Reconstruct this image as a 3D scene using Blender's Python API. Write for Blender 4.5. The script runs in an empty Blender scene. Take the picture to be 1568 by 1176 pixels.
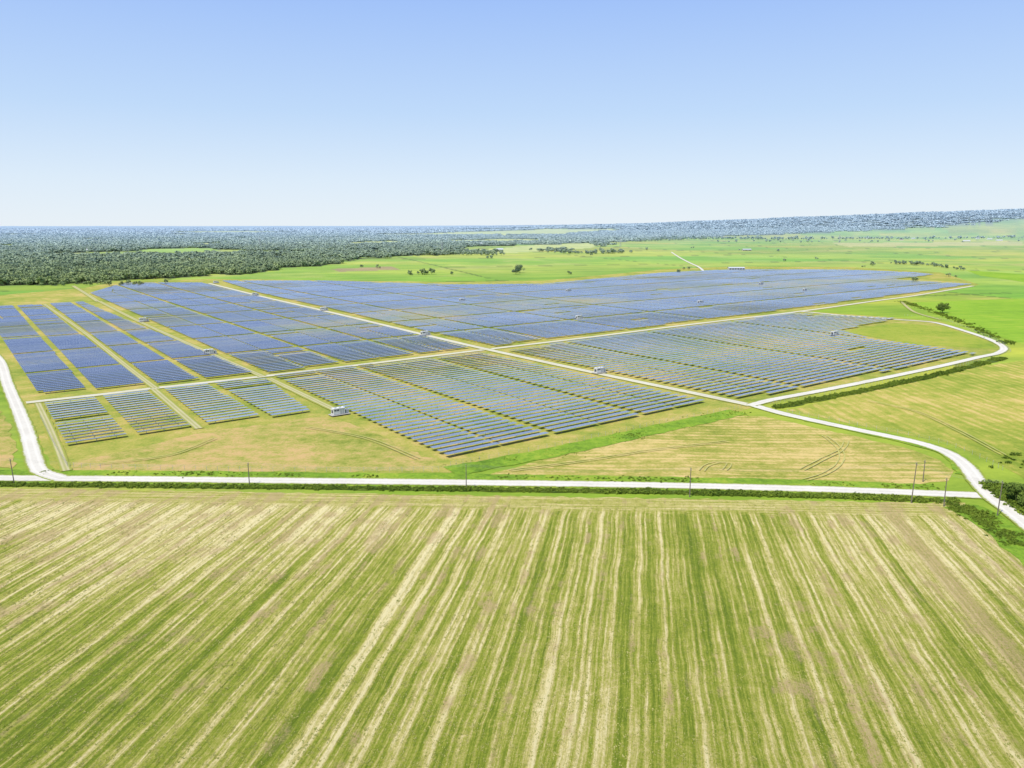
import bpy, math, random
import numpy as np
random.seed(7); rng=np.random.default_rng(7)
sc=bpy.context.scene
H=90.0; F=1207.0; PIT=math.radians(11.43); SP,CP=math.sin(PIT),math.cos(PIT)
# ---- unprojection helper: camera image pixels -> flat ground coordinates (metres)
def W(px,py):
    v=(588-py)/F; u=(px-784)/F
    z=-SP+CP*v; t=H/-z
    return (u*t,(CP+SP*v)*t)
def WL(l): return [W(*p) for p in l]

# ---------------------------------------------------------------- noise (numpy)
def vnoise(x,y,seed=0):
    xi=np.floor(x).astype(np.int64); yi=np.floor(y).astype(np.int64)
    fx=x-xi; fy=y-yi; fx=fx*fx*(3-2*fx); fy=fy*fy*(3-2*fy)
    def h(a,b):
        n=(a*374761393+b*668265263+seed*974634777)&0x7fffffff
        n=((n^(n>>13))*1274126177)&0x7fffffff
        n=(n^(n>>16))&0xffff
        return n/65535.0
    return (h(xi,yi)*(1-fx)+h(xi+1,yi)*fx)*(1-fy)+(h(xi,yi+1)*(1-fx)+h(xi+1,yi+1)*fx)*fy
def cellrand(x,y,seed=0):
    return vnoise(np.floor(x),np.floor(y),seed)
def fbm(x,y,seed=0,o=4):
    s=0;a=.5
    for i in range(o):
        s=s+a*vnoise(x,y,seed+i*17); x=x*2.03+5.1; y=y*2.03+3.7; a*=.5
    return s/(1-.5**o)
def pip(x,y,poly):
    ins=np.zeros(x.shape,bool); n=len(poly); j=n-1
    for i in range(n):
        xi,yi=poly[i]; xj,yj=poly[j]
        if yi!=yj:
            c=((yi>y)!=(yj>y))&(x<(xj-xi)*(y-yi)/(yj-yi)+xi); ins^=c
        j=i
    return ins
def smooth(a,b,x):
    t=np.clip((x-a)/(b-a),0,1); return t*t*(3-2*t)
def terr(x,y):
    x=np.asarray(x,float); y=np.asarray(y,float)
    r=np.hypot(x,y); az=np.degrees(np.arctan2(x,y))
    ridge=np.clip(48+6.7*az,0,320)*np.where(az>90,np.clip((180-az)/90,0,1),1)
    ridge=ridge*(0.94+0.12*fbm(az*0.22+40,r*0+3.3,5))
    z=ridge*smooth(6000,11500,r)
    z+=smooth(4000,12000,r)*(30*(fbm(x/2600,y/2600,9)-.5)+16*(fbm(x/900,y/900,12)-.5))
    z+=smooth(2500,5000,r)*5*(fbm(x/500,y/500,19)-.5)
    return z

# ---------------------------------------------------------------- material DSL
class M:
    def __init__(s,name,rough=.9,spec=.2):
        s.m=bpy.data.materials.new(name); s.m.use_nodes=True
        s.t=s.m.node_tree; s.b=s.t.nodes['Principled BSDF']
        s.b.inputs['Roughness'].default_value=rough
        s.b.inputs['Specular IOR Level'].default_value=spec
    def n(s,k): return s.t.nodes.new(k)
    def put(s,sock,v):
        if isinstance(v,bpy.types.NodeSocket): s.t.links.new(v,sock)
        elif isinstance(v,(tuple,list)):
            if len(sock.default_value)==4 and len(v)==3: v=tuple(v)+(1,)
            sock.default_value=v
        else: sock.default_value=v
    def math(s,op,a,b=None,c=None,clamp=False):
        n=s.n('ShaderNodeMath'); n.operation=op; n.use_clamp=clamp; s.put(n.inputs[0],a)
        if b is not None: s.put(n.inputs[1],b)
        if c is not None: s.put(n.inputs[2],c)
        return n.outputs[0]
    def add(s,a,b): return s.math('ADD',a,b)
    def mul(s,a,b): return s.math('MULTIPLY',a,b)
    def pos(s):
        g=s.n('ShaderNodeNewGeometry'); return g.outputs['Position']
    def sep(s,v):
        n=s.n('ShaderNodeSeparateXYZ'); s.put(n.inputs[0],v); return n.outputs
    def comb(s,x,y,z=0.0):
        n=s.n('ShaderNodeCombineXYZ'); s.put(n.inputs[0],x); s.put(n.inputs[1],y); s.put(n.inputs[2],z); return n.outputs[0]
    def dot(s,v,d):
        n=s.n('ShaderNodeVectorMath'); n.operation='DOT_PRODUCT'; s.put(n.inputs[0],v); n.inputs[1].default_value=d; return n.outputs['Value']
    def length(s,v):
        n=s.n('ShaderNodeVectorMath'); n.operation='LENGTH'; s.put(n.inputs[0],v); return n.outputs['Value']
    def noise(s,v,scale,detail=4,rough=.55,dist=0):
        n=s.n('ShaderNodeTexNoise'); s.put(n.inputs['Vector'],v); n.inputs['Scale'].default_value=scale
        n.inputs['Detail'].default_value=detail; n.inputs['Roughness'].default_value=rough; n.inputs['Distortion'].default_value=dist
        return n.outputs['Fac']
    def rng(s,x,a,b,c=0.,d=1.,sm=True):
        n=s.n('ShaderNodeMapRange'); n.interpolation_type='SMOOTHSTEP' if sm else 'LINEAR'
        s.put(n.inputs[0],x); n.inputs[1].default_value=a; n.inputs[2].default_value=b; n.inputs[3].default_value=c; n.inputs[4].default_value=d
        return n.outputs[0]
    def mix(s,f,a,b,bt='MIX'):
        n=s.n('ShaderNodeMix'); n.data_type='RGBA'; n.blend_type=bt; n.clamp_factor=True
        s.put(n.inputs[0],f); s.put(n.inputs[6],a); s.put(n.inputs[7],b); return n.outputs[2]
    def ramp(s,f,stops):
        n=s.n('ShaderNodeValToRGB'); e=n.color_ramp.elements
        while len(e)<len(stops): e.new(0.5)
        for i,(p,c) in enumerate(stops): e[i].position=p; e[i].color=tuple(c)+(1,)
        s.put(n.inputs[0],f); return n.outputs[0]
    def attr(s,name):
        n=s.n('ShaderNodeAttribute'); n.attribute_name=name; return n
    def col(s,c): s.put(s.b.inputs['Base Color'],c)
    def bump(s,h,dist=.3,st=.6):
        n=s.n('ShaderNodeBump'); n.inputs['Strength'].default_value=st; n.inputs['Distance'].default_value=dist
        s.put(n.inputs['Height'],h); s.t.links.new(n.outputs[0],s.b.inputs['Normal'])
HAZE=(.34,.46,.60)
def haze(m,col,L=6500.,mx=.9,hc=None):  # aerial haze painted into base colour, stronger with distance from the origin
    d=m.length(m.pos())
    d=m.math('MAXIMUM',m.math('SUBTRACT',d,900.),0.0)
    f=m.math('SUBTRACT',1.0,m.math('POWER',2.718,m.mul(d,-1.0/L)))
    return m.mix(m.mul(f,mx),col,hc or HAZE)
def plain(name,c,rough=.6,metal=0.,spec=.3,var=.12):
    m=M(name,rough,spec); m.b.inputs['Metallic'].default_value=metal
    nz=m.noise(m.pos(),1.3,4)
    m.col(m.mix(nz,tuple(x*(1-var) for x in c),tuple(min(1,x*(1+var)) for x in c))); return m.m
def warm(c,k=1.14): return (c[0]*k*1.08,c[1]*k*.98,c[2]*.75)

def grass_mat(name,stops,big=.012,stripe=None,sAmt=.25,fine=1.0,off=0.0,ctr=1.0):
    stops=[(p_,warm(c_)) for p_,c_ in stops]
    m=M(name); p=m.pos()
    a=m.noise(p,big,5,.62); b=m.noise(p,big*8,5,.7); c=m.noise(p,.9*fine,7,.8)
    f=m.add(m.mul(m.math('SUBTRACT',a,.5),1.7*ctr),m.add(m.mul(m.math('SUBTRACT',b,.5),1.1*ctr),m.mul(m.math('SUBTRACT',c,.5),1.5)))
    f=m.add(f,.5)
    if stripe:
        (dx,dy),per=stripe; L=math.hypot(dx,dy); dx/=L;dy/=L
        s=m.dot(p,(-dy,dx,0)); l=m.dot(p,(dx,dy,0))
        s=m.add(s,m.mul(m.noise(m.comb(m.mul(l,.015),m.mul(s,.01)),1.0,2),7.0))
        w=m.math('SINE',m.mul(s,2*math.pi/per))
        n1=m.noise(m.comb(m.mul(s,1.0/per*1.7),m.mul(l,.012)),1.0,4,.6)
        w=m.mul(w,m.rng(b,.35,.6))
        f=m.add(f,m.add(m.mul(w,sAmt*.45),m.mul(m.math('SUBTRACT',n1,.5),sAmt*2.9)))
    f=m.add(f,off)
    m.col(m.ramp(f,stops)); m.bump(m.add(c,b),.5,.8)
    return m.m

# ---------------------------------------------------------------- mesh helpers
def mesh_obj(name,verts,faces,mats=(),parent=None,smooth_=False,fm=None):
    me=bpy.data.meshes.new(name); me.from_pydata([tuple(v) for v in verts],[],[tuple(f) for f in faces])
    for m in mats: me.materials.append(m)
    if fm is not None: me.polygons.foreach_set('material_index',np.array(fm,dtype=np.int32))
    if smooth_: me.polygons.foreach_set('use_smooth',np.ones(len(me.polygons),bool))
    me.update(); o=bpy.data.objects.new(name,me); sc.collection.objects.link(o)
    if parent: o.parent=parent
    return o
ZL=[0.03]
def nz(): ZL[0]+=.012; return ZL[0]
def jitter_poly(pts,step=12,amp=1.2,seed=1):
    out=[]
    for i in range(len(pts)):
        a=pts[i];b=pts[(i+1)%len(pts)]; L=math.hypot(b[0]-a[0],b[1]-a[1]); n=max(1,min(400,int(L/step)))
        for k in range(n):
            t=k/n; x=a[0]+(b[0]-a[0])*t;y=a[1]+(b[1]-a[1])*t
            out.append((x+random.uniform(-amp,amp),y+random.uniform(-amp,amp)))
    return out
def sheet(name,pts,mat,amp=.8,world=False,step=5):
    P=pts if world else WL(pts)
    P=jitter_poly(P,step,amp)
    import mathutils
    from mathutils.geometry import tessellate_polygon
    z=nz(); v=[mathutils.Vector((x,y,z)) for x,y in P]
    tris=tessellate_polygon([v]); 
    fs=[]
    for a,b,c in tris:
        cr=(v[b]-v[a]).cross(v[c]-v[a]).z
        fs.append((a,b,c) if cr>0 else (a,c,b))
    return mesh_obj(name,v,fs,[mat])
def catmull(P,step=4.):
    out=[]; n=len(P)
    for i in range(n-1):
        p0=np.array(P[max(i-1,0)]);p1=np.array(P[i]);p2=np.array(P[i+1]);p3=np.array(P[min(i+2,n-1)])
        L=np.linalg.norm(p2-p1); k=max(2,int(L/step))
        m1=(p2-p0)*.5; m2=(p3-p1)*.5
        sc1=min(1,L/(np.linalg.norm(m1)+1e-6)); sc2=min(1,L/(np.linalg.norm(m2)+1e-6)); m1=m1*sc1;m2=m2*sc2
        for j in range(k):
            t=j/k; h=(2*t**3-3*t**2+1)*p1+(t**3-2*t**2+t)*m1+(-2*t**3+3*t**2)*p2+(t**3-t**2)*m2
            out.append(h)
    out.append(np.array(P[-1])); return np.array(out)
def offset_line(C,d):
    T=np.gradient(C,axis=0); T/=np.linalg.norm(T,axis=1)[:,None]+1e-9
    N=np.stack([-T[:,1],T[:,0]],1); return C+N*d
def ribbon(name,pts,width,mat,world=False,jit=.25,w2=None):
    C=catmull(pts if world else WL(pts))
    n=len(C); z=nz()
    ws=np.linspace(width,w2 if w2 else width,n)
    v=[];ac=[]
    cols=[-1,-.6,-.2,.2,.6,1]
    T=np.gradient(C,axis=0); T/=np.linalg.norm(T,axis=1)[:,None]+1e-9
    N=np.stack([-T[:,1],T[:,0]],1)
    for i in range(n):
        for c in cols:
            j=random.uniform(-jit,jit) if abs(c)==1 else 0
            p=C[i]+N[i]*(c*ws[i]*.65+j); v.append((p[0],p[1],z)); ac.append(c)
    f=[]; k=len(cols)
    for i in range(n-1):
        for c in range(k-1):
            a=i*k+c; f.append((a+1,a,a+k,a+k+1))
    o=mesh_obj(name,v,f,[mat]); at=o.data.attributes.new('across','FLOAT','POINT'); at.data.foreach_set('value',np.array(ac,dtype=np.float32))
    return o

# ---------------------------------------------------------------- materials
def road_mat(name,c1,c2,edge,thr=.78,grassmid=0.):
    edge=warm(edge)
    m=M(name); p=m.pos(); a=m.math('ABSOLUTE',m.attr('across').outputs['Fac'])
    fn=m.noise(p,.8,6,.75); bn=m.noise(p,.06,4,.6)
    base=m.mix(m.rng(m.add(m.mul(fn,.6),m.mul(bn,.5)),.35,.75),c1,c2)
    rut=m.rng(m.math('ABSOLUTE',m.math('SUBTRACT',a,.38)),.0,.2)
    base=m.mix(m.mul(m.math('SUBTRACT',1.0,rut),.5),base,tuple(min(1,x*1.12) for x in c2))
    if grassmid: base=m.mix(m.mul(m.math('SUBTRACT',1.0,m.rng(a,.05,.22)),m.mul(fn,grassmid*1.6)),base,edge)
    f=m.rng(m.add(a,m.mul(m.math('SUBTRACT',fn,.5),.75)),thr-.12,thr+.12)
    m.col(m.mix(f,base,m.mix(fn,tuple(x*.7 for x in edge),tuple(x*1.35 for x in edge)))); m.bump(fn,.15,.4); return m.m
gravel=road_mat('white_gravel',(.56,.52,.44),(.70,.66,.57),(.20,.26,.05))
gravel_in=road_mat('farm_gravel',(.50,.46,.34),(.66,.62,.50),(.24,.27,.08),.66,.22)
track=road_mat('grass_track',(.38,.36,.16),(.50,.45,.24),(.24,.28,.07),.6,.6)

farmgrass=grass_mat('farm_grass',[(.0,(.12,.19,.035)),(.33,(.21,.28,.055)),(.60,(.32,.33,.09)),(.95,(.47,.38,.20))],.012,None,.25,1.,.06)
drygrass=grass_mat('dry_grass',[(.05,(.15,.21,.035)),(.34,(.25,.29,.07)),(.56,(.36,.33,.13)),(.82,(.47,.35,.21))],.022,None,.25,1.,.04)
verge=grass_mat('verge_grass',[(.0,(.08,.17,.018)),(.5,(.17,.31,.03)),(.95,(.30,.38,.06))],.03)
vergedark=grass_mat('ditch_grass',[(.2,(.035,.07,.01)),(.5,(.07,.12,.018)),(.95,(.18,.23,.04))],.04)
brightfield=grass_mat('green_pasture',[(.1,(.14,.28,.025)),(.5,(.20,.37,.03)),(.95,(.29,.39,.06))],.008,((1,.25),14),.22,1.,0.,.7)

# terrain material (vertex colour zones)
m=M('terrain_ground'); p=m.pos()
c=m.attr('zone').outputs['Color']; n1=m.noise(p,.01,6,.7); n2=m.noise(p,.5,6,.75)
sx_=m.dot(p,(-.35,.937,0)); lx_=m.dot(p,(.937,.35,0))
n3=m.noise(m.comb(m.mul(sx_,.06),m.mul(lx_,.0025)),1.,4,.65)
c2=m.mix(m.add(m.add(m.mul(m.math('SUBTRACT',n1,.5),1.5),m.mul(m.math('SUBTRACT',n3,.5),1.6)),m.add(m.mul(m.math('SUBTRACT',n2,.5),.9),.5)),m.mix(1.0,c,(.62,.70,.6),'MULTIPLY'),m.mix(1.0,c,(1.42,1.24,1.2),'MULTIPLY'))
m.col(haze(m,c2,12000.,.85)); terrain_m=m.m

# foreground hay field
TH=math.radians(9.4)
m=M('mown_hay_field'); p=m.pos(); X,Y,_=m.sep(p)
s0=m.dot(p,(math.cos(TH),-math.sin(TH),0)); l=m.dot(p,(math.sin(TH),math.cos(TH),0))
wob=m.noise(m.comb(m.mul(s0,.03),m.mul(l,.04)),1.,4,.6)
s=m.add(s0,m.mul(m.math('SUBTRACT',wob,.5),1.9))
fine=m.noise(m.comb(m.mul(s,2.6),m.mul(l,1.5)),1.,8,.88)
fine2=m.noise(p,.30,6,.75)
band=m.noise(m.comb(m.mul(s,.11),m.mul(l,.004)),1.,2,.5)
str1=m.noise(m.comb(m.mul(s,.62),m.mul(l,.012)),1.,4,.7)
str2=m.noise(m.comb(m.mul(s,2.3),m.mul(l,.07)),1.,5,.8)
def pw(per,ph,k): 
    w_=m.math('SINE',m.add(m.mul(s,2*math.pi/per),ph)); return m.math('POWER',m.rng(w_,-.1,1.,0,1,False),k)
wrm=m.noise(m.comb(m.mul(s,.16),m.mul(l,.014)),1.,3,.6)
wrm2=m.noise(m.comb(m.mul(s,.21),m.add(m.mul(l,.02),7.3)),1.,3,.6)
wr=m.mul(pw(5.9,0.,3.0),m.rng(wrm,.30,.56)); wr3=m.mul(pw(2.95,1.1,2.0),m.rng(wrm2,.34,.58)); wr4=pw(1.475,.4,1.5)
big=m.noise(p,.011,4,.55)
q=m.add(Y,m.mul(X,.047))
soilL=m.mul(m.rng(q,140,235),m.rng(X,70,-80)); soilR=m.rng(s0,20,75)
reg=m.add(m.mul(soilL,.28),m.mul(soilR,.18))
def ce(x,k): return m.mul(m.math('SUBTRACT',x,.5),k)
f=m.add(ce(band,.8),m.add(ce(str1,1.1),ce(str2,1.3)))
f=m.add(f,ce(fine,1.6)); f=m.add(f,ce(fine2,.6))
f=m.add(f,m.mul(wr,.44)); f=m.add(f,m.mul(wr3,.30)); f=m.add(f,m.mul(wr4,.12)); f=m.add(f,ce(big,.8)); f=m.add(f,reg)
f=m.add(f,.30)
def line(c0,hw): return m.math('SUBTRACT',1.0,m.rng(m.math('ABSOLUTE',m.math('SUBTRACT',s,c0)),hw*.5,hw*1.6))
f=m.add(f,m.mul(line(-56.8,1.3),.30)); f=m.add(f,m.mul(line(-51.5,.7),.16))
hl=m.noise(m.comb(m.mul(X,.02),m.mul(q,.9)),1.,4,.65)
fh=m.add(m.add(ce(hl,1.3),m.add(ce(fine,1.3),ce(fine2,.8))),.62)
hm=m.rng(m.add(q,m.mul(m.math('SUBTRACT',fine2,.5),14.)),238,244)
f=m.add(m.mul(f,m.math('SUBTRACT',1.0,hm)),m.mul(fh,hm))
arc=m.math('SUBTRACT',m.add(m.mul(X,.55),m.mul(m.mul(X,X),-.0022)),m.add(Y,-132.))
arcm=m.math('SUBTRACT',1.0,m.rng(m.math('ABSOLUTE',m.math('SUBTRACT',m.math('ABSOLUTE',m.add(arc,0.)),1.1)),.15,.6))
arcm=m.mul(arcm,m.mul(m.rng(X,-25,-5),m.rng(X,60,30)))
f=m.add(f,m.mul(m.mul(arcm,m.rng(fine2,.4,.6)),.13))
col=m.ramp(f,[(.05,(.13,.185,.012)),(.28,(.225,.275,.022)),(.44,(.33,.345,.045)),(.60,(.47,.42,.11)),(.78,(.64,.54,.22)),(.97,(.78,.67,.34))])
sn=m.mul(m.noise(p,.09,5,.65),m.noise(m.comb(m.mul(s,.3),m.mul(l,.01)),1.,3))
soilm=m.math('MAXIMUM',m.rng(m.add(sn,m.mul(reg,.28)),.30,.40),m.mul(line(80.,2.4),.9))
col=m.mix(m.mul(soilm,m.rng(fine,.35,.6)),col,(.48,.34,.17))
m.col(col); m.bump(m.add(m.add(fine,str2),m.mul(wr,.5)),.5,.8); hay=m.m

# ---------------------------------------------------------------- terrain
forest=WL([(-1500,452),(-300,446),(0,440),(60,436),(180,433),(250,427),(390,418),(440,410),(500,407),(530,399),(600,393),(700,390),(780,387),(860,384),(905,380),(940,372),(1000,366),(1100,362),(1250,360.5),(1568,359),(2600,358.5)])
R=60000
forest=forest+[(R,8000),(R,R),(-R,R),(-R,8000)]
openf=[WL(q) for q in [
 [(240,354.5),(380,353.5),(440,356.5),(400,357.5),(250,357)],
 [(540,358.5),(700,357),(840,356),(960,357),(860,360),(700,361),(580,361)],
 [(640,387),(760,381),(820,375),(930,371),(905,380),(790,387)],
 [(0,358),(70,357),(90,359),(0,360)],[(500,372),(600,369),(640,372),(540,375)],[(660,368),(800,366),(860,369),(700,372)],
 [(380,395),(430,393),(440,397),(390,399)],[(270,374),(330,372),(350,376),(290,377)],[(60,388),(110,386),(120,389),(70,391)],[(420,364),(520,363),(560,365),(450,366)],[(100,366),(190,365),(200,367),(110,368)]]]
def zones(x,y):
    r=np.hypot(x,y); s=r/40.
    jx=x+(fbm(x/70,y/70,31)-.5)*s*2.0; jy=y+(fbm(x/70,y/70,47)-.5)*s*4.0
    f=pip(jx,jy,forest)
    for o in openf: f&=~pip(jx,jy,o)
    far=fbm(x/600,y/500,77,3)
    az=np.degrees(np.arctan2(x,y))
    f&=~((far>.61)&(r>2600)&((r<7000)|((az<4)&(r<13000))))
    gap=fbm(x/90,y/90,83,3)
    f&=~((gap>.66)&(r<4500))
    return f
azs=np.concatenate([np.arange(-180,-45,3.),np.arange(-45,45,.13),np.arange(45,180.01,3.)])
rr=[0.01]; r=4.
while r<700: rr.append(r); r*=1.18
a=math.atan(90/700.)
while a>.0022: rr.append(90/math.tan(a)); a-=.00085
rr+= [45000,58000]
rr=np.array(rr)
A,Rr=np.meshgrid(np.radians(azs),rr)
TX=(Rr*np.sin(A)).ravel(); TY=(Rr*np.cos(A)).ravel(); TZ=terr(TX,TY)
na=len(azs); nr=len(rr)
i,j=np.meshgrid(np.arange(nr-1),np.arange(na-1),indexing='ij'); b=(i*na+j).ravel()
faces=np.stack([b,b+1,b+na+1,b+na],1)[:, ::-1]
me=bpy.data.meshes.new('ground'); me.from_pydata(np.stack([TX,TY,TZ],1).tolist(),[],faces.tolist())
me.materials.append(terrain_m)
fz=zones(TX,TY); fb=fbm(TX/400,TY/160,3); fb2=fbm(TX/120,TY/120,8)
C=np.zeros((len(TX),4)); C[:,3]=1
g1=np.array([.21,.36,.03]); g2=np.array([.34,.43,.05]); g3=np.array([.47,.44,.13])
k=smooth(.35,.62,fb)[:,None]; k2=smooth(.6,.8,fb2)[:,None]
C[:,:3]=(g1*(1-k)+g2*k)*(1-k2*.5)+g3*k2*.5
pu=TX*math.cos(.3)+TY*math.sin(.3); pv=-TX*math.sin(.3)+TY*math.cos(.3)
pc=cellrand(pu/520+.3,pv/430+.1,21); pc2=cellrand(pu/520+.3,pv/430+.1,55)
C[:,0]*=.84+.40*pc; C[:,1]*=.92+.18*pc2; 
eg=np.minimum(np.abs((pu/520+.3)%1-.5)*2,1); eg2=np.abs((pv/430+.1)%1-.5)*2
bd=((eg>.985)|(eg2>.975))&(np.hypot(TX,TY)<5500)&(fb2>.42)
C[bd,:3]*=.55
pale=np.zeros(len(TX),bool)
for o in openf: pale|=pip(TX,TY,o)
C[pale,:3]=(.46,.52,.16)
C[pip(TX,TY,WL([(505,412),(600,408),(612,413),(520,416)])),:3]=(.33,.27,.12)
C[pip(TX,TY,WL([(1270,372),(1568,370),(1568,376),(1300,378)])),:3]=(.46,.46,.14)
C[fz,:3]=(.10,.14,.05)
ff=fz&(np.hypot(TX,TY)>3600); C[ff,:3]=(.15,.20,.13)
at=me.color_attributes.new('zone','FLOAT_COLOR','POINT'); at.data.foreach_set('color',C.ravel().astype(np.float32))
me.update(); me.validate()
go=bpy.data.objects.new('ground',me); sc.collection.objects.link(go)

# ---------------------------------------------------------------- field sheets
sheet('farm_ground',[(-180,452),(0,452),(130,441),(180,431),(330,427),(700,432),(830,430),(1020,412),(1130,408),(1300,409),(1440,417),(1500,436),(1400,453),(1240,477),(1380,487),(1440,492),(1545,534),(1500,551),(1160,622),(1120,634),(690,724),(90,727),(45,650),(-5,535),(-180,470)],farmgrass)
sheet('dry_pasture',[(112,708),(300,664),(490,638),(545,650),(672,708),(640,721),(110,723)],drygrass,2.0)
tri=grass_mat('mown_triangle_field',[(.05,(.14,.19,.03)),(.33,(.24,.28,.06)),(.55,(.35,.33,.115)),(.85,(.52,.43,.24))],.018,((1,-.04),4.5),.36,1.,.07,.9)
sheet('mown_field',[(745,728),(850,699),(1000,662),(1125,637),(1170,638),(1300,666),(1400,689),(1437,704),(1462,722),(1450,738),(1380,743),(1000,733)],tri)
a_=W(1400,580);b_=W(1568,640)
rf=grass_mat('right_mown_field',[(.05,(.16,.24,.03)),(.40,(.25,.31,.055)),(.66,(.36,.35,.10)),(.95,(.49,.41,.20))],.012,((b_[0]-a_[0],b_[1]-a_[1]),5.5),.32,1.,.05,1.)
sheet('mown_field',[(1205,628),(1330,600),(1500,561),(1568,552),(1750,545),(2100,700),(1750,760),(1570,735),(1520,706),(1450,678),(1300,648)],rf)
sheet('green_pasture',[(1395,463),(1568,457),(1750,454),(1950,530),(1568,528),(1500,505),(1440,480)],brightfield)
sheet('green_pasture',[(1285,507),(1375,495),(1445,500),(1512,522),(1528,535),(1400,528)],grass_mat('olive_pasture',[(.1,(.15,.25,.03)),(.5,(.24,.32,.045)),(.95,(.34,.35,.08))],.02))
sheet('green_pasture',[(1480,414),(1568,420),(1750,432),(1750,444),(1568,432),(1500,422)],brightfield)
sheet('dry_pasture',[(-160,660),(0,628),(14,650),(24,690),(22,716),(-160,716)],drygrass,1.)
FQ=lambda x,q:(x,q-.047*x)
sheet('hay_field',[FQ(-420,253.5),FQ(150,253.5),W(1468,783),W(1520,806),W(1568,842),W(1640,905),W(1760,1030),(260,20),(260,-60),(-420,-60)],hay,.9,True,2.5)

# ---------------------------------------------------------------- roads
front=[(-420,262.4+.047*420),(-300,276)]+WL([(50,733),(200,734),(384,736),(714,739.5),(1000,743.5),(1250,749.5),(1400,755),(1500,759)])
fc=catmull(front)
ribbon('verge',offset_line(fc,5.5)[::6].tolist(),7,verge,True,.5)
ribbon('verge',offset_line(fc,-4.4)[::6].tolist(),3.5,verge,True,.5)
ribbon('ditch',offset_line(fc,-7.2)[::6].tolist(),3.0,vergedark,True,.6)
ribbon('verge',[(690,722),(850,692),(1000,659),(1130,631)],9,verge,False,.8)
ribbon('verge',[(1190,624),(1330,597),(1440,573),(1535,549)],5,vergedark,False,.8)
ribbon('verge',[(1470,775),(1520,800),(1568,840),(1640,900)],9,verge,False,.8)
ribbon('verge',[(1240,643),(1340,664),(1420,683),(1462,700),(1486,728)],7,verge,False,.8)
ribbon('gravel_road',front,5.8,gravel,True)
ribbon('gravel_road',[(-150,520),(-40,530),(-4,548),(12,590),(28,628),(41,662),(50,695),(62,722),(95,733.5)],5.4,gravel)
ribbon('gravel_road',[(1150,620),(1200,634),(1300,656),(1400,677),(1447,692),(1477,712),(1500,742),(1520,763),(1545,782),(1580,810),(1660,880)],5.6,gravel)
ribbon('farm_road',[(40,617),(150,605),(235,595),(400,577),(560,558),(740,536),(900,517),(1050,498),(1225,477),(1340,461),(1400,453),(1490,438)],5.8,gravel_in)
ribbon('farm_road',[(1150,621),(1060,602),(910,571),(740,534),(650,513),(500,477),(400,454),(320,434)],6.0,gravel_in)
ribbon('farm_road',[(1225,477),(1300,484),(1380,490),(1430,494),(1480,508),(1520,522),(1537,533),(1528,541),(1500,547),(1440,561),(1350,580),(1250,600),(1180,613),(1150,621)],4.8,gravel)
for pts,w in [([(238,595),(200,566),(130,510),(68,466)],3.6),([(235,596),(305,657)],3.6),([(402,577),(350,554),(210,491),(132,451)],4.2),([(412,580),(525,634)],4.2),
              ([(112,438),(135,452),(150,462)],5),([(58,618),(80,665),(102,722)],3)]:
    ribbon('grass_track',pts,w,track)
ribbon('dirt_road',[(1028,386),(1040,394),(1055,402),(1070,409),(1078,416)],5,gravel)
ribbon('dirt_road',[(1380,462),(1400,478),(1440,490)],3,track)
wm=M('wheel_mark'); pn=wm.noise(wm.pos(),.5,5,.7); wm.col(wm.mix(pn,(.35,.36,.07),(.60,.52,.21)))
def wheel(pts):
    C=catmull(WL(pts),3.)
    for d in (-.95,.95):
        Q=offset_line(C,d); ribbon('wheel_track',Q[::2].tolist(),.36,wm.m,True,.12)
wheel([(1262,668),(1280,682),(1289,697),(1284,712),(1262,727),(1225,738)]); wheel([(1296,676),(1288,690),(1262,703),(1225,722)])
wheel([(1075,722),(1085,712),(1110,708),(1118,716),(1100,724)]); wheel([(780,722),(900,706),(1000,690),(1120,676)])
wheel([(150,712),(260,698),(330,672)]); wheel([(470,655),(560,672),(640,704)]); wheel([(1330,615),(1400,630),(1470,662),(1540,700)])

# ---------------------------------------------------------------- solar arrays
UA=math.radians(38.4); WA=math.radians(125.4)
ud=np.array([math.cos(UA),math.sin(UA)]); wd=np.array([math.cos(WA),math.sin(WA)]); pd=np.array([-ud[1],ud[0]])
O=np.array(W(740,535)); Minv=np.linalg.inv(np.stack([ud,wd],1))
def ab(px,py): return Minv@(np.array(W(px,py))-O)
m=M('solar_module',.18,.7); p=m.pos()
uu=m.dot(p,(ud[0],ud[1],0))
fr=m.math('FRACT',m.mul(uu,1/1.0)); lineu=m.math('LESS_THAN',fr,.06)
ac=m.attr('ac').outputs['Fac']; mid=m.math('LESS_THAN',m.math('ABSOLUTE',ac),.03); edge=m.math('GREATER_THAN',m.math('ABSOLUTE',ac),.955)
rnd=m.attr('rnd').outputs['Fac']
pn=m.rng(m.noise(p,.010,4,.6),.35,.65)
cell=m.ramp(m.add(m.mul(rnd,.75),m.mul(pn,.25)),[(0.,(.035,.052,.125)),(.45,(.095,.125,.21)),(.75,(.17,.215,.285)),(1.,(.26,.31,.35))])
fm=m.math('MAXIMUM',lineu,m.math('MAXIMUM',mid,edge))
m.col(m.mix(fm,cell,(.58,.60,.61))); m.b.inputs['IOR'].default_value=1.85
module=m.m
steel=plain('galvanised_steel',(.50,.51,.52),.45,.3)
back=plain('module_backsheet',(.30,.31,.33),.6)
narrow=[ab(*q)[0] for q in [(150,607),(320,587),(545,563),(660,549),(860,525),(985,509),(1110,493)]]
PITCH=5.6; HWD=1.40
Lt=23.6
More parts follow.
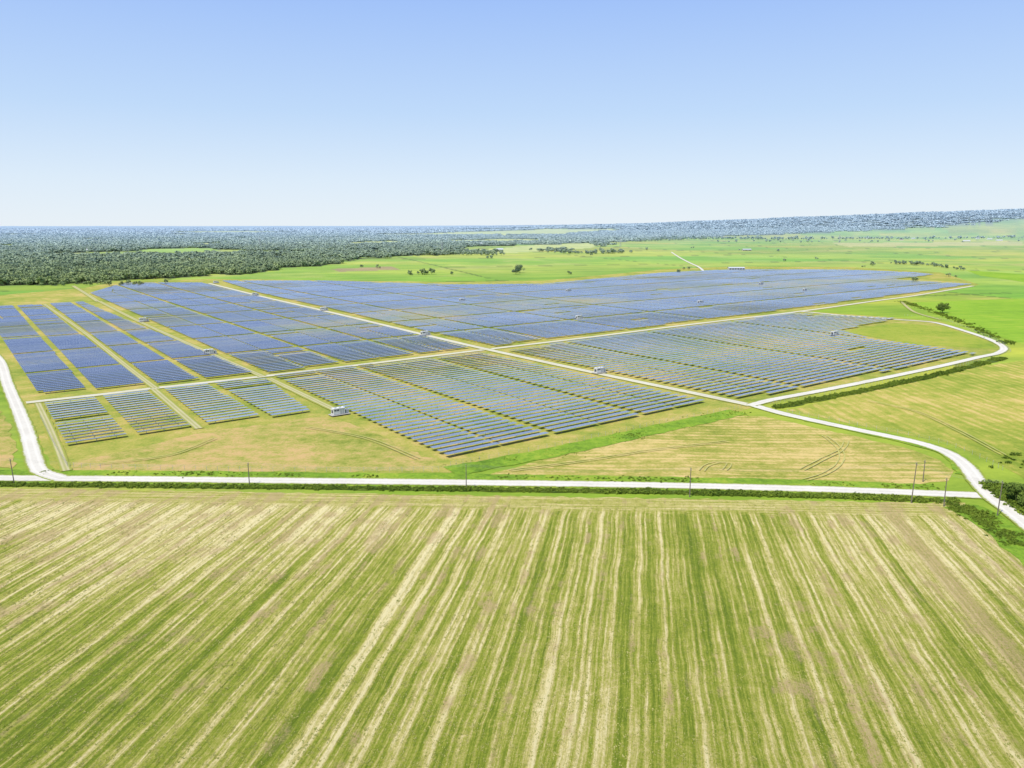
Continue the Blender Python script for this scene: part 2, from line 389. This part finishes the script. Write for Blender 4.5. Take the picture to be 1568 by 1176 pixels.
def arrays(polys,tilt,lanes,xl,boost):
    for poly,bo in zip(polys,boost):
        P=[ab(*q) for q in poly]
        bmin=min(q[1] for q in P); bmax=max(q[1] for q in P)
        V=[];Fc=[];FM=[];AC=[];RN=[]
        for kk in range(int(bmin/PITCH)-1,int(bmax/PITCH)+2):
            b0=kk*PITCH
            if any(abs(b0-x)<h for x,h in xl): continue
            xs=[]
            for i in range(len(P)):
                a=P[i];c=P[(i+1)%len(P)]
                if (a[1]>b0)!=(c[1]>b0): xs.append(a[0]+(c[0]-a[0])*(b0-a[1])/(c[1]-a[1]))
            xs.sort()
            for q in range(0,len(xs)-1,2):
                segs=[(xs[q],xs[q+1])]
                for la,h in lanes:
                    ns=[]
                    for s_,e_ in segs:
                        if la-h>e_ or la+h<s_: ns.append((s_,e_)); continue
                        if la-h-s_>3: ns.append((s_,la-h))
                        if e_-la-h>3: ns.append((la+h,e_))
                    segs=ns
                for s_,e_ in segs:
                    a0=s_
                    n=max(1,round((e_-s_)/Lt)); L=(e_-s_)/n-.8
                    L=math.floor(L)
                    if L<4: continue
                    for t in range(n):
                        a1=a0+t*(e_-s_)/n; a2=a1+L
                        cpos=O+ud*((a1+a2)/2)+wd*b0
                        if random.random()<.008: continue
                        zone=vnoise(np.array([cpos[0]/85.]),np.array([cpos[1]/85.]),4)[0]
                        tl=math.radians(tilt+(zone-.5)*11+random.uniform(-2,2))
                        ct,st=math.cos(tl),math.sin(tl)
                        hc=1.55; base=len(V)
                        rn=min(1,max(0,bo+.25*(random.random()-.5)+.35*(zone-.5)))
                        for zt in (.03,-.03):
                            for aa in (a1,a2):
                                for cc in (-1,0,1):
                                    off=cc*HWD
                                    g=O+ud*aa+wd*b0+pd*(off*ct - zt*st)
                                    V.append((g[0],g[1],hc+off*st+zt*ct)); AC.append(cc); RN.append(rn)
                        B=base
                        Fc+=[(B+1,B+0,B+3,B+4),(B+2,B+1,B+4,B+5)]; FM+=[0,0]
                        Fc+=[(B+6,B+8,B+11,B+9)]; FM+=[1]
                        Fc+=[(B+0,B+6,B+9,B+3),(B+2,B+5,B+11,B+8),(B+0,B+2,B+8,B+6),(B+3,B+9,B+11,B+5)]; FM+=[2]*4
                        npst=3
                        for ip in range(npst):
                            aa=a1+L*(ip+.5)/npst; g=O+ud*aa+wd*b0; b=len(V)
                            for zz in (0,hc-.12):
                                for dx,dy in ((-.09,-.09),(.09,-.09),(.09,.09),(-.09,.09)):
                                    V.append((g[0]+dx,g[1]+dy,zz)); AC.append(0);RN.append(0)
                            Fc+=[(b,b+1,b+5,b+4),(b+1,b+2,b+6,b+5),(b+2,b+3,b+7,b+6),(b+3,b,b+4,b+7)]; FM+=[2]*4
                        b=len(V)
                        for aa in (a1-.2,a2+.2):
                            g=O+ud*aa+wd*b0
                            for dp,dz in ((-.08,-.2),(.08,-.2),(.08,-.05),(-.08,-.05)):
                                V.append((g[0]+pd[0]*dp,g[1]+pd[1]*dp,hc+dz)); AC.append(0);RN.append(0)
                        Fc+=[(b,b+1,b+5,b+4),(b+1,b+2,b+6,b+5),(b+3,b,b+4,b+7)]; FM+=[2]*3
        if not V: continue
        o=mesh_obj('solar_panel_array',V,Fc,[module,back,steel],fm=FM)
        for nm,d in (('ac',AC),('rnd',RN)):
            at=o.data.attributes.new(nm,'FLOAT','POINT'); at.data.foreach_set('value',np.array(d,dtype=np.float32))
lanes=[(x,1.5) for x in narrow]
front_b=[[(68,620),(230,600),(297,654),(102,684)],[(250,597),(408,581),(478,631),(320,653)],
  [(420,578),(735,541),(1090,618),(685,702)],[(775,538),(1215,481),(1375,489),(1287,507),(1330,519),(1400,529),(1494,543),(1180,605),(1132,612)]]
back_b=[[(-120,470),(0,470),(66,468),(228,591),(58,604),(0,515),(-60,468)],
  [(76,466),(128,463),(392,573),(242,590)],[(138,450),(190,434),(310,434),(395,455),(500,480),(650,516),(722,534),(410,572)],
  [(340,431),(500,431),(700,437),(830,436),(1020,418),(1130,413),(1300,414),(1400,418),(1430,421),(1370,429),(1488,436),(1400,449),(1218,473),(757,531),(650,508),(500,472),(400,450)]]
xl=[(b,3.) for b in (88,178,268,358,450,540,640)]
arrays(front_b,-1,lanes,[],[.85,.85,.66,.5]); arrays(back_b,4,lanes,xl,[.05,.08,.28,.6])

# ---------------------------------------------------------------- vegetation
def leaf_mat(name,c1,c2,hz=True):
    m=M(name,.85,.15)
    oi=m.n('ShaderNodeObjectInfo').outputs['Random']; sh=m.attr('shade').outputs['Fac']
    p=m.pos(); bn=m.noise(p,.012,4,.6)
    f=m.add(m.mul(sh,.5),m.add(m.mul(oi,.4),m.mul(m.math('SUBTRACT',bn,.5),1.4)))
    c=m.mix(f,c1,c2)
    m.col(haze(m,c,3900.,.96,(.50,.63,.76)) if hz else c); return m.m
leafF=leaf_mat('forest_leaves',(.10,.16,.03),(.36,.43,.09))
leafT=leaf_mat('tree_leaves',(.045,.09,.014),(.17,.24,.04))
leafW=leaf_mat('weed_leaves',(.06,.11,.012),(.22,.29,.03),False)
bark=plain('bark',(.11,.085,.06),.9)
def leaf_cloud(rg,centres,n,size,V,Fc,SH,squash=1.):
    for (cx,cy,cz,cr,cs) in centres:
        for _ in range(n):
            d=rg.normal(size=3); d/=np.linalg.norm(d)
            r=cr*(rg.uniform(.55,1.08))
            c=np.array([cx,cy,cz])+d*r*np.array([1,1,.8*squash])
            nn=d+rg.normal(size=3)*.45+np.array([0,0,.35]); nn/=np.linalg.norm(nn)
            t=np.cross(nn,rg.normal(size=3)); t/=np.linalg.norm(t); bb=np.cross(nn,t)
            s=size*rg.uniform(.6,1.3); b=len(V)
            for e,g in ((-1,-.6),(.9,-.8),(1,.7),(-.6,1)):
                V.append(tuple(c+t*e*s*.5+bb*g*s*.5))
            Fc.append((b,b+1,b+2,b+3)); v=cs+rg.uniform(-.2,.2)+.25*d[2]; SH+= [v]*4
def tree_mesh(name,seed,h,rad,leafm,n=70,nc=14,size=.9,trunk=True):
    rg=np.random.default_rng(seed); V=[];Fc=[];SH=[];FM=[]
    cs=[]
    for _ in range(nc):
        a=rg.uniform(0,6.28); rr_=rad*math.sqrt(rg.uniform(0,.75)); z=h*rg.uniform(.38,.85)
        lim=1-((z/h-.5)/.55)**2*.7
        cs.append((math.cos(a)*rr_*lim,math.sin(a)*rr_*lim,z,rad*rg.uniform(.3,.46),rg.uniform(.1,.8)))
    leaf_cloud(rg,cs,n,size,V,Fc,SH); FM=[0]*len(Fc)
    if trunk:
        def limb(p0,p1,r0,r1):
            p0=np.array(p0);p1=np.array(p1);d=p1-p0;d=d/np.linalg.norm(d);t=np.cross(d,[.3,.9,.2]);t/=np.linalg.norm(t);bb=np.cross(d,t);b=len(V)
            for pp,r in ((p0,r0),(p1,r1)):
                for k in range(6):
                    a=k*math.pi/3; V.append(tuple(pp+t*math.cos(a)*r+bb*math.sin(a)*r)); SH.append(0)
            for k in range(6): Fc.append((b+k,b+(k+1)%6,b+6+(k+1)%6,b+6+k)); FM.append(1)
        limb((0,0,-.2),(0,0,h*.4),h*.035,h*.022)
        for c in cs[:8]: limb((0,0,h*rg.uniform(.28,.4)),c[:3],h*.015,h*.005)
    me=bpy.data.meshes.new(name); me.from_pydata(V,[],Fc); me.materials.append(leafm); me.materials.append(bark)
    me.polygons.foreach_set('material_index',np.array(FM,dtype=np.int32))
    at=me.attributes.new('shade','FLOAT','POINT'); at.data.foreach_set('value',np.array(SH,dtype=np.float32)); me.update()
    return me
def clump_mesh(name,seed,leafm,R_=20,nt=16):
    rg=np.random.default_rng(seed);V=[];Fc=[];SH=[]
    cs=[]
    for _ in range(nt):
        a=rg.uniform(0,6.28);r=R_*math.sqrt(rg.uniform(0,1)); cr=rg.uniform(4,7)
        cs.append((math.cos(a)*r,math.sin(a)*r,rg.uniform(3.5,7),cr,rg.uniform(.0,.9)))
    leaf_cloud(rg,cs,26,4.,V,Fc,SH)
    me=bpy.data.meshes.new(name); me.from_pydata(V,[],Fc); me.materials.append(leafm)
    at=me.attributes.new('shade','FLOAT','POINT'); at.data.foreach_set('value',np.array(SH,dtype=np.float32)); me.update(); return me
def coll(name,meshes):
    c=bpy.data.collections.new(name)
    for i,me in enumerate(meshes): c.objects.link(bpy.data.objects.new(f'{name}_{i:02d}',me))
    return c
def scatter(name,P,S,Rz,c,ncount):
    me=bpy.data.meshes.new(name); me.from_pydata([tuple(x) for x in P],[],[]); n=len(P)
    a=me.attributes.new('scl','FLOAT_VECTOR','POINT'); a.data.foreach_set('vector',np.asarray(S,dtype=np.float32).ravel())
    a=me.attributes.new('rz','FLOAT','POINT'); a.data.foreach_set('value',np.asarray(Rz,dtype=np.float32))
    a=me.attributes.new('idx','INT','POINT'); a.data.foreach_set('value',rng.integers(0,ncount,n).astype(np.int32))
    o=bpy.data.objects.new(name,me); sc.collection.objects.link(o)
    g=bpy.data.node_groups.new(name+'_gn','GeometryNodeTree')
    g.interface.new_socket('Geometry',in_out='INPUT',socket_type='NodeSocketGeometry'); g.interface.new_socket('Geometry',in_out='OUTPUT',socket_type='NodeSocketGeometry')
    N=g.nodes; I=N.new('NodeGroupInput'); Ou=N.new('NodeGroupOutput'); ip=N.new('GeometryNodeInstanceOnPoints'); ci=N.new('GeometryNodeCollectionInfo')
    ci.inputs['Collection'].default_value=c; ci.inputs['Separate Children'].default_value=True; ci.inputs['Reset Children'].default_value=True
    def na_(nm,t):
        q=N.new('GeometryNodeInputNamedAttribute'); q.data_type=t; q.inputs['Name'].default_value=nm; return q.outputs['Attribute']
    cx=N.new('ShaderNodeCombineXYZ'); L=g.links
    L.new(na_('rz','FLOAT'),cx.inputs[2]); L.new(I.outputs[0],ip.inputs['Points']); L.new(ci.outputs[0],ip.inputs['Instance'])
    ip.inputs['Pick Instance'].default_value=True; L.new(na_('idx','INT'),ip.inputs['Instance Index'])
    L.new(cx.outputs[0],ip.inputs['Rotation']); L.new(na_('scl','FLOAT_VECTOR'),ip.inputs['Scale']); L.new(ip.outputs[0],Ou.inputs[0])
    md=o.modifiers.new('scatter','NODES'); md.node_group=g; return o
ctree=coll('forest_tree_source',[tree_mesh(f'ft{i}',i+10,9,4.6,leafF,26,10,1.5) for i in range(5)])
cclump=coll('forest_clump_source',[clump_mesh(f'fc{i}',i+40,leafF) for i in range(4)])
def grid_pts(r0,r1,az0,az1,sp):
    out=[];r=r0
    while r<r1:
        n=int(r*math.radians(az1-az0)/sp); a=np.radians(az0)+(np.arange(n)+rng.uniform(0,1,n))/n*math.radians(az1-az0)
        q=r+rng.uniform(-.5,.5,n)*sp; out.append(np.stack([q*np.sin(a),q*np.cos(a)],1)); r+=sp
    return np.concatenate(out)
def place(P):
    k=zones(P[:,0],P[:,1]); return P[k]
def mk(P,sxy,sz,var=.3):
    n=len(P); z=terr(P[:,0],P[:,1]); s=rng.uniform(1-var,1+var,n)
    return np.column_stack([P,z-.2]),np.column_stack([s*sxy,s*sxy,s*sz*rng.uniform(.7,1.3,n)]),rng.uniform(0,6.28,n)
Ps=[];Ss=[];Rs=[]
for r0,r1,sp,sxy,sz in ((1000,2000,8.8,1.1,1.0),(2000,3600,15,1.8,1.1)):
    a,b_,c_=mk(place(grid_pts(r0,r1,-44,44,sp)),sxy,sz); Ps.append(a);Ss.append(b_);Rs.append(c_)
def tl(pts,n,spread,s0=.7,s1=1.2):
    L=WL(pts); out=[]
    for _ in range(n):
        i=random.randrange(len(L)-1); t=random.random()
        x=L[i][0]+(L[i+1][0]-L[i][0])*t+random.gauss(0,spread); y=L[i][1]+(L[i+1][1]-L[i][1])*t+random.gauss(0,spread)
        out.append((x,y))
    P=np.array(out); a,b_,c_=mk(P,1,1); s=rng.uniform(s0,s1,(n,1)); Ps.append(a);Ss.append(b_*s);Rs.append(c_)
tl([(590,391),(680,390),(770,391)],60,25,.9,1.5); tl([(850,387),(905,389),(960,387)],55,18,.9,1.5)
tl([(1370,404),(1420,406),(1480,415)],45,5,.5,.9); tl([(622,421),(655,420)],9,5,.8,1.2)
tl([(940,371),(1050,366),(1250,367),(1568,365),(1800,364)],420,70,1.2,2.)
tl([(1100,372),(1300,370),(1500,369)],30,120,1.,1.6)
for q in [(520,404),(555,409),(576,411),(690,420),(748,396),(870,420),(905,391),(1032,417),(1050,413),(1134,384),(1202,400),(1250,397),(1322,409),(1335,407),(1400,430),(1450,424),(1190,385),(990,383),(1060,380),(812,383),(838,383)]:
    tl([q,(q[0]+2,q[1])],2,4,.5,.95)
tl([(250,436),(40,437)],26,12,.5,.9)
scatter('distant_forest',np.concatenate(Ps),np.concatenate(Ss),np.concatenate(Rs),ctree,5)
Ps=[];Ss=[];Rs=[]
for r0,r1,sp,sxy,sz in ((3600,8000,38,1.05,.9),(8000,21000,105,3.,.9)):
    a,b_,c_=mk(place(grid_pts(r0,r1,-44,44,sp)),sxy,sz,.25); Ps.append(a);Ss.append(b_);Rs.append(c_)
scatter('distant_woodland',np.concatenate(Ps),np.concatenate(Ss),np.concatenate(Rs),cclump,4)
def tree(name,px,py,h,rad,seed,nc=22,n=110,size=.7):
    me=tree_mesh(name,seed,h,rad,leafT,n,nc,size); o=bpy.data.objects.new(name,me); sc.collection.objects.link(o)
    x,y=W(px,py); o.location=(x,y,0); return o
tree('oak_tree',1443,479,10.5,6,101)
tree('oak_tree',796,418,17,9,102); tree('oak_tree',790,420,12,7,103)
tree('oak_tree',1556,770,7.2,3.4,104,26,150,.4); tree('oak_tree',1574,778,6,3.2,105,22,150,.4); tree('oak_tree',1546,752,3.2,1.8,106,14,120,.3)
def tuft(seed,mat,hh=1.):
    rg=np.random.default_rng(seed);V=[];Fc=[];SH=[]
    cs=[(rg.uniform(-.6,.6),rg.uniform(-.6,.6),rg.uniform(.15,.5)*hh,rg.uniform(.25,.5)*hh,rg.uniform(0,.9)) for _ in range(5)]
    leaf_cloud(rg,cs,22 if hh==1 else 9,.22,V,Fc,SH)
    me=bpy.data.meshes.new('tuft'); me.from_pydata(V,[],Fc); me.materials.append(mat)
    at=me.attributes.new('shade','FLOAT','POINT'); at.data.foreach_set('value',np.array(SH,dtype=np.float32)); me.update(); return me
ctuft=coll('weed_source',[tuft(i+70,leafW) for i in range(4)])
WP=[];WS=[]
def weeds(C,n,spread,s0,s1,thr=.0):
    idx=rng.integers(0,len(C),n); P=C[idx]+rng.normal(size=(n,2))*spread
    k=vnoise(P[:,0]/9,P[:,1]/9,3)>thr; P=P[k]
    s=rng.uniform(s0,s1,len(P))*(0.5+fbm(P[:,0]/14,P[:,1]/14,6)); WP.append(P); WS.append(s)
cut=fc[fc[:,0]<150]
weeds(offset_line(cut,-7.4),6500,.75,.6,1.4)
weeds(offset_line(cut,-5.5),1200,.9,.3,.7,.45)
weeds(offset_line(cut,6.5),1500,1.6,.3,.8,.45)
weeds(catmull(WL([(1190,624),(1330,597),(1440,573),(1535,549)])),1600,1.2,.8,1.7,.2)
weeds(catmull(WL([(1470,778),(1520,803),(1568,843),(1640,900)])),800,2.2,.5,1.2,.45)
weeds(catmull(WL([(1520,745),(1545,762),(1568,780),(1640,830)])),700,1.8,.8,1.8,.2)
weeds(catmull(WL([(690,722),(850,692),(1000,659),(1130,631)])),1400,3.5,.15,.5,.4)
weeds(catmull(WL([(1382,462),(1470,492),(1545,528)])),700,3,.6,1.6,.3)
weeds(catmull(WL([(1568,700),(1600,740),(1620,790)])),200,4,.8,1.8,.3)
P=np.concatenate(WP); s=np.concatenate(WS); 
scatter('roadside_weeds',np.column_stack([P,np.zeros(len(P))]),np.column_stack([s,s,s*1.1]),rng.uniform(0,6.28,len(P)),ctuft,4)
# stubble and cut hay tufts over the foreground field
stub=leaf_mat('stubble_tufts',(.17,.22,.018),(.58,.50,.20),False)
cst=coll('stubble_source',[tuft(i+90,stub,.35) for i in range(4)])
n=64000
yy=90+160*rng.uniform(0,1,n)**1.15; xx=rng.uniform(-1,1,n)*(yy*.78+25)
kk=(yy+.047*xx<252)&~((xx>150)&(yy>215))&(xx<.72*yy+20); xx=xx[kk];yy=yy[kk]
s0_=xx*math.cos(TH)-yy*math.sin(TH)
row=np.sin(s0_*2*math.pi/2.95+1.1)*.5+.5
kk=rng.uniform(0,1,len(xx))<row*.75+.25; xx=xx[kk];yy=yy[kk]
s=rng.uniform(.22,.55,len(xx))
scatter('hay_stubble',np.column_stack([xx,yy,np.full(len(xx),.15)]),np.column_stack([s,s*1.8,s*.6]),rng.normal(0,.25,len(xx))-TH,cst,4)

# ---------------------------------------------------------------- built things
def boxes(B):
    V=[];Fc=[];FM=[]
    for (x0,y0,z0,x1,y1,z1,mi) in B:
        b=len(V)
        V+=[(x0,y0,z0),(x1,y0,z0),(x1,y1,z0),(x0,y1,z0),(x0,y0,z1),(x1,y0,z1),(x1,y1,z1),(x0,y1,z1)]
        Fc+=[(b,b+3,b+2,b+1),(b+4,b+5,b+6,b+7),(b,b+1,b+5,b+4),(b+1,b+2,b+6,b+5),(b+2,b+3,b+7,b+6),(b+3,b,b+4,b+7)]; FM+=[mi]*6
    return V,Fc,FM
whitep=plain('white_painted_steel',(.72,.72,.70),.45); conc=plain('concrete',(.42,.40,.37),.9); dark=plain('dark_louvre',(.10,.11,.12),.6); greyp=plain('grey_paint',(.45,.47,.48),.5)
tgreen=plain('transformer_green',(.10,.16,.11),.5)
def station(px,py,sc_=1.):
    x,y=W(px,py)
    B=[(-4.2,-2.4,0,5.4,2.4,.18,1),(-3,-1.4,.35,3,1.4,3.1,0),(-3.1,-1.5,3.1,3.1,1.5,3.25,0),(-2.9,-1.3,.18,-2.5,1.3,.35,3),(2.5,-1.3,.18,2.9,1.3,.35,3),
       (-2.6,-1.43,1.9,-1.5,-1.4,2.7,2),(-1.2,-1.43,1.9,-.1,-1.4,2.7,2),(.4,-1.43,.5,1.3,-1.4,2.6,3),(1.6,-1.43,.5,2.5,-1.4,2.6,3),
       (-3.03,-.9,.9,-3.0,.9,2.5,2),(-2.,-.6,3.25,-1.,.6,3.6,3),(.4,-.6,3.25,1.4,.6,3.6,3),
       (3.7,-1,.18,5.1,1,2.0,3),(3.55,-.8,.5,3.7,.8,1.8,4),(5.1,-.8,.5,5.25,.8,1.8,4),(4.1,-.6,2.0,4.3,-.4,2.35,2),(4.5,-.6,2.0,4.7,-.4,2.35,2)]
    V,Fc,FM=boxes(B)
    o=mesh_obj('inverter_station',V,Fc,[whitep,conc,dark,greyp,tgreen],fm=FM); o.rotation_euler=(0,0,UA); o.scale=(sc_,)*3
    o.location=(x,y,ZL[0]+.01)
for q in [(518,636),(320,543),(219,493),(495,476),(650,514),(707,462),(886,489),(917,572),(1072,465),(1277,514),(390,453),(1232,446),(870,447),(1165,436),(330,434)]: station(*q)

wood=plain('weathered_wood',(.20,.17,.14),.85); wirem=plain('wire',(.25,.25,.26),.5,.5); ceram=plain('porcelain',(.4,.4,.42),.3)
def cyl(V,Fc,FM,p0,p1,r0,r1,k=8,mi=0):
    p0=np.array(p0,float);p1=np.array(p1,float);d=p1-p0;d/=np.linalg.norm(d);t=np.cross(d,[.31,.87,.21]);t/=np.linalg.norm(t);bb=np.cross(d,t);b=len(V)
    for pp,r in ((p0,r0),(p1,r1)):
        for i in range(k):
            a=2*math.pi*i/k; V.append(tuple(pp+t*math.cos(a)*r+bb*math.sin(a)*r))
    for i in range(k): Fc.append((b+i,b+(i+1)%k,b+k+(i+1)%k,b+k+i)); FM.append(mi)
    Fc.append(tuple(range(b+k,b+2*k))); FM.append(mi)
tops=[]
def pole(px,py,h,lean=0.,line_=True):
    x,y=W(px,py); V=[];Fc=[];FM=[]
    cyl(V,Fc,FM,(0,0,-.3),(lean,0,h),.19,.12)
    cyl(V,Fc,FM,(lean,-.75,h-.6),(lean,.75,h-.6),.06,.06,6)
    for yy in (-.65,.65): cyl(V,Fc,FM,(lean,yy,h-.54),(lean,yy,h-.25),.06,.04,6,1)
    cyl(V,Fc,FM,(lean,0,h),(lean,0,h+.28),.06,.04,6,1)
    o=mesh_obj('utility_pole',V,Fc,[wood,ceram],fm=FM); o.location=(x,y,0)
    if line_: tops.append((x+lean,y,h))
pole(-330,738,9.4); pole(22,741,9.2,-.4); pole(382,743,8.2); pole(714,748,8.6); pole(1056,761,10.2); pole(1395,771,14.0,.5); pole(1527,790,11.5,.3)
pole(1445,776,9.8,0,False); pole(1413,738,8,0,False)
V=[];Fc=[];FM=[]
for (a,b) in zip(tops[:-1],tops[1:]):
    for yy,dz in ((-.65,-.25),(.65,-.25),(0,.28)):
        pr=None
        for k in range(13):
            t=k/12; q=(a[0]+(b[0]-a[0])*t,a[1]+(b[1]-a[1])*t+yy,a[2]+(b[2]-a[2])*t+dz-1.6*4*t*(1-t))
            if pr: cyl(V,Fc,FM,pr,q,.012,.012,4)
            pr=q
mesh_obj('power_line',V,Fc,[wirem])
V=[];Fc=[];FM=[]
for pl in [[(62,640),(82,680),(104,716)],[(104,716),(300,721),(500,723),(672,722)],[(690,714),(850,684),(1000,651),(1135,625)],[(1180,619),(1330,591),(1500,553),(1548,539)],
           [(1548,539),(1530,524),(1440,489),(1385,484)],[(1205,632),(1300,650),(1450,682),(1535,720)]]:
    C=catmull(WL(pl),4.)
    for i in range(len(C)):
        cyl(V,Fc,FM,(C[i][0],C[i][1],0),(C[i][0],C[i][1],2.0),.05,.05,5)
        if i:
            for z in (.6,1.2,1.85): cyl(V,Fc,FM,(C[i-1][0],C[i-1][1],z),(C[i][0],C[i][1],z),.012,.012,3)
mesh_obj('wire_fence',V,Fc,[steel])
roofw=plain('metal_roof',(.62,.64,.66),.4,.2); wallc=plain('barn_wall',(.55,.53,.48),.7); roofd=plain('shingle_roof',(.22,.20,.19),.8); glass=plain('window_glass',(.05,.07,.09),.1)
def gable(name,px,py,L,Wd,hw,hr,rot,wall,roof,house=True):
    x,y=W(px,py); z=float(terr(x,y)); V=[];Fc=[];FM=[]
    a,b=L/2,Wd/2
    V+=[(-a,-b,0),(a,-b,0),(a,b,0),(-a,b,0),(-a,-b,hw),(a,-b,hw),(a,b,hw),(-a,b,hw),(-a,0,hr),(a,0,hr)]
    Fc+=[(0,1,5,4),(2,3,7,6),(1,2,6,9,5),(3,0,4,8,7)]; FM+=[0]*4
    e=.6; n=len(V); dz=(hr-hw)/b*e
    V+=[(-a-e,-b-e,hw-dz+.05),(a+e,-b-e,hw-dz+.05),(a+e,0,hr+.05),(-a-e,0,hr+.05),(a+e,b+e,hw-dz+.05),(-a-e,b+e,hw-dz+.05)]
    Fc+=[(n,n+1,n+2,n+3),(n+3,n+2,n+4,n+5)]; FM+=[1,1]
    bx=[]
    k=max(2,int(L/5))
    for i in range(k):
        cx=-a+L*(i+.5)/k
        if house and i!=k//2: bx.append((cx-.6,-b-.05,1.,cx+.6,-b+.02,2.2,2))
        elif not house: bx.append((cx-1.5,-b-.05,.1,cx+1.5,-b+.02,min(3.2,hw-.5),2))
        else: bx.append((cx-.5,-b-.05,.1,cx+.5,-b+.02,2.2,2))
    v2,f2,m2=boxes(bx); n=len(V); V+=v2; Fc+=[tuple(q+n for q in f) for f in f2]; FM+=m2
    o=mesh_obj(name,V,Fc,[wall,roof,glass],fm=FM); o.location=(x,y,z); o.rotation_euler=(0,0,rot)
gable('metal_barn',1127,413,32,13,3.6,5.6,.02,wallc,roofw,False); gable('metal_barn',1143,384,30,14,4.5,7,.1,wallc,roofw,False)
for q in [(1380,368),(1398,366),(1480,370),(1497,366),(1515,367),(1530,369),(1545,364),(1455,365),(1330,366),(1240,366)]:
    gable('farm_house',q[0],q[1],random.uniform(20,34),12,4,7.5,random.uniform(-.5,.5),random.choice([whitep,wallc]),random.choice([roofw,roofd,roofw]))
for q in [(130,385),(345,372),(955,368),(930,370),(1010,362),(735,375),(765,384),(200,364)]:
    gable('farm_house',q[0],q[1],random.uniform(16,24),13,5,9,random.uniform(-.5,.5),wallc,roofw)
def tower(px,py,h):
    x,y=W(px,py); V=[];Fc=[];FM=[]
    w=lambda z:(1-z/h)*h*.13+.5
    lv=[0,.25,.45,.62,.76,.88,1.]
    cs=[(-1,-1),(1,-1),(1,1),(-1,1)]
    for a,b in zip(lv[:-1],lv[1:]):
        za,zb=a*h,b*h;wa,wb=w(za)*.5,w(zb)*.5
        for i in range(4):
            c,d=cs[i],cs[(i+1)%4]
            cyl(V,Fc,FM,(c[0]*wa,c[1]*wa,za),(c[0]*wb,c[1]*wb,zb),.25,.25,4)
            cyl(V,Fc,FM,(c[0]*wa,c[1]*wa,za),(d[0]*wb,d[1]*wb,zb),.14,.14,4); cyl(V,Fc,FM,(d[0]*wa,d[1]*wa,za),(c[0]*wb,c[1]*wb,zb),.14,.14,4)
    for zz,ll in ((.72,7),(.84,6),(.96,5)):
        cyl(V,Fc,FM,(-ll,0,zz*h),(ll,0,zz*h),.22,.22,4)
    o=mesh_obj('transmission_tower',V,Fc,[greyp],fm=FM); o.location=(x,y,float(terr(x,y)))
tower(398,380,42); tower(677,388,38); tower(950,378,42); tower(1285,372,45)

# ---------------------------------------------------------------- light, sky, camera
EL=62.; AZ=222.
w=bpy.data.worlds.new('World'); sc.world=w; w.use_nodes=True; nt=w.node_tree
sky=nt.nodes.new('ShaderNodeTexSky'); sky.sky_type='NISHITA'; sky.sun_disc=False; sky.sun_elevation=math.radians(EL); sky.sun_rotation=math.radians(AZ)
sky.air_density=1.0; sky.dust_density=.4; sky.ozone_density=2.5; sky.altitude=100
tc=nt.nodes.new('ShaderNodeTexCoord'); sx=nt.nodes.new('ShaderNodeSeparateXYZ'); nt.links.new(tc.outputs['Generated'],sx.inputs[0])
cr=nt.nodes.new('ShaderNodeValToRGB'); e=cr.color_ramp.elements
st=[(0.,(.82,.90,.97)),(.05,(.73,.85,.98)),(.13,(.54,.72,.98)),(.25,(.37,.56,.98)),(.6,(.17,.33,.70)),(1.,(.12,.23,.55))]
while len(e)<len(st): e.new(.5)
for i_,(p_,c_) in enumerate(st): e[i_].position=p_; e[i_].color=c_+(1,)
nt.links.new(sx.outputs[2],cr.inputs[0])
vm=nt.nodes.new('ShaderNodeVectorMath'); vm.operation='SCALE'; vm.inputs['Scale'].default_value=1/.12; nt.links.new(cr.outputs[0],vm.inputs[0])
mx=nt.nodes.new('ShaderNodeMix'); mx.data_type='RGBA'; mx.inputs[0].default_value=.92; nt.links.new(sky.outputs[0],mx.inputs[6]); nt.links.new(vm.outputs[0],mx.inputs[7])
bg=nt.nodes['Background']; bg.inputs[1].default_value=.12; nt.links.new(mx.outputs[2],bg.inputs[0])
sl=bpy.data.lights.new('sun','SUN'); sl.energy=4.6; sl.angle=math.radians(.5); sl.color=(1,.94,.82)
so=bpy.data.objects.new('sun',sl); sc.collection.objects.link(so)
import mathutils
d=mathutils.Vector((math.sin(math.radians(AZ))*math.cos(math.radians(EL)),math.cos(math.radians(AZ))*math.cos(math.radians(EL)),math.sin(math.radians(EL))))
so.rotation_euler=d.to_track_quat('Z','Y').to_euler(); so.location=d*500
cam=bpy.data.cameras.new('camera'); cam.sensor_width=36; cam.lens=F/1568*36; cam.clip_start=1; cam.clip_end=120000
co=bpy.data.objects.new('camera',cam); sc.collection.objects.link(co); co.location=(0,0,H); co.rotation_euler=(math.radians(90)-PIT,0,0)
sc.camera=co
sc.view_settings.view_transform='Standard'; sc.view_settings.look='None'; sc.view_settings.exposure=0
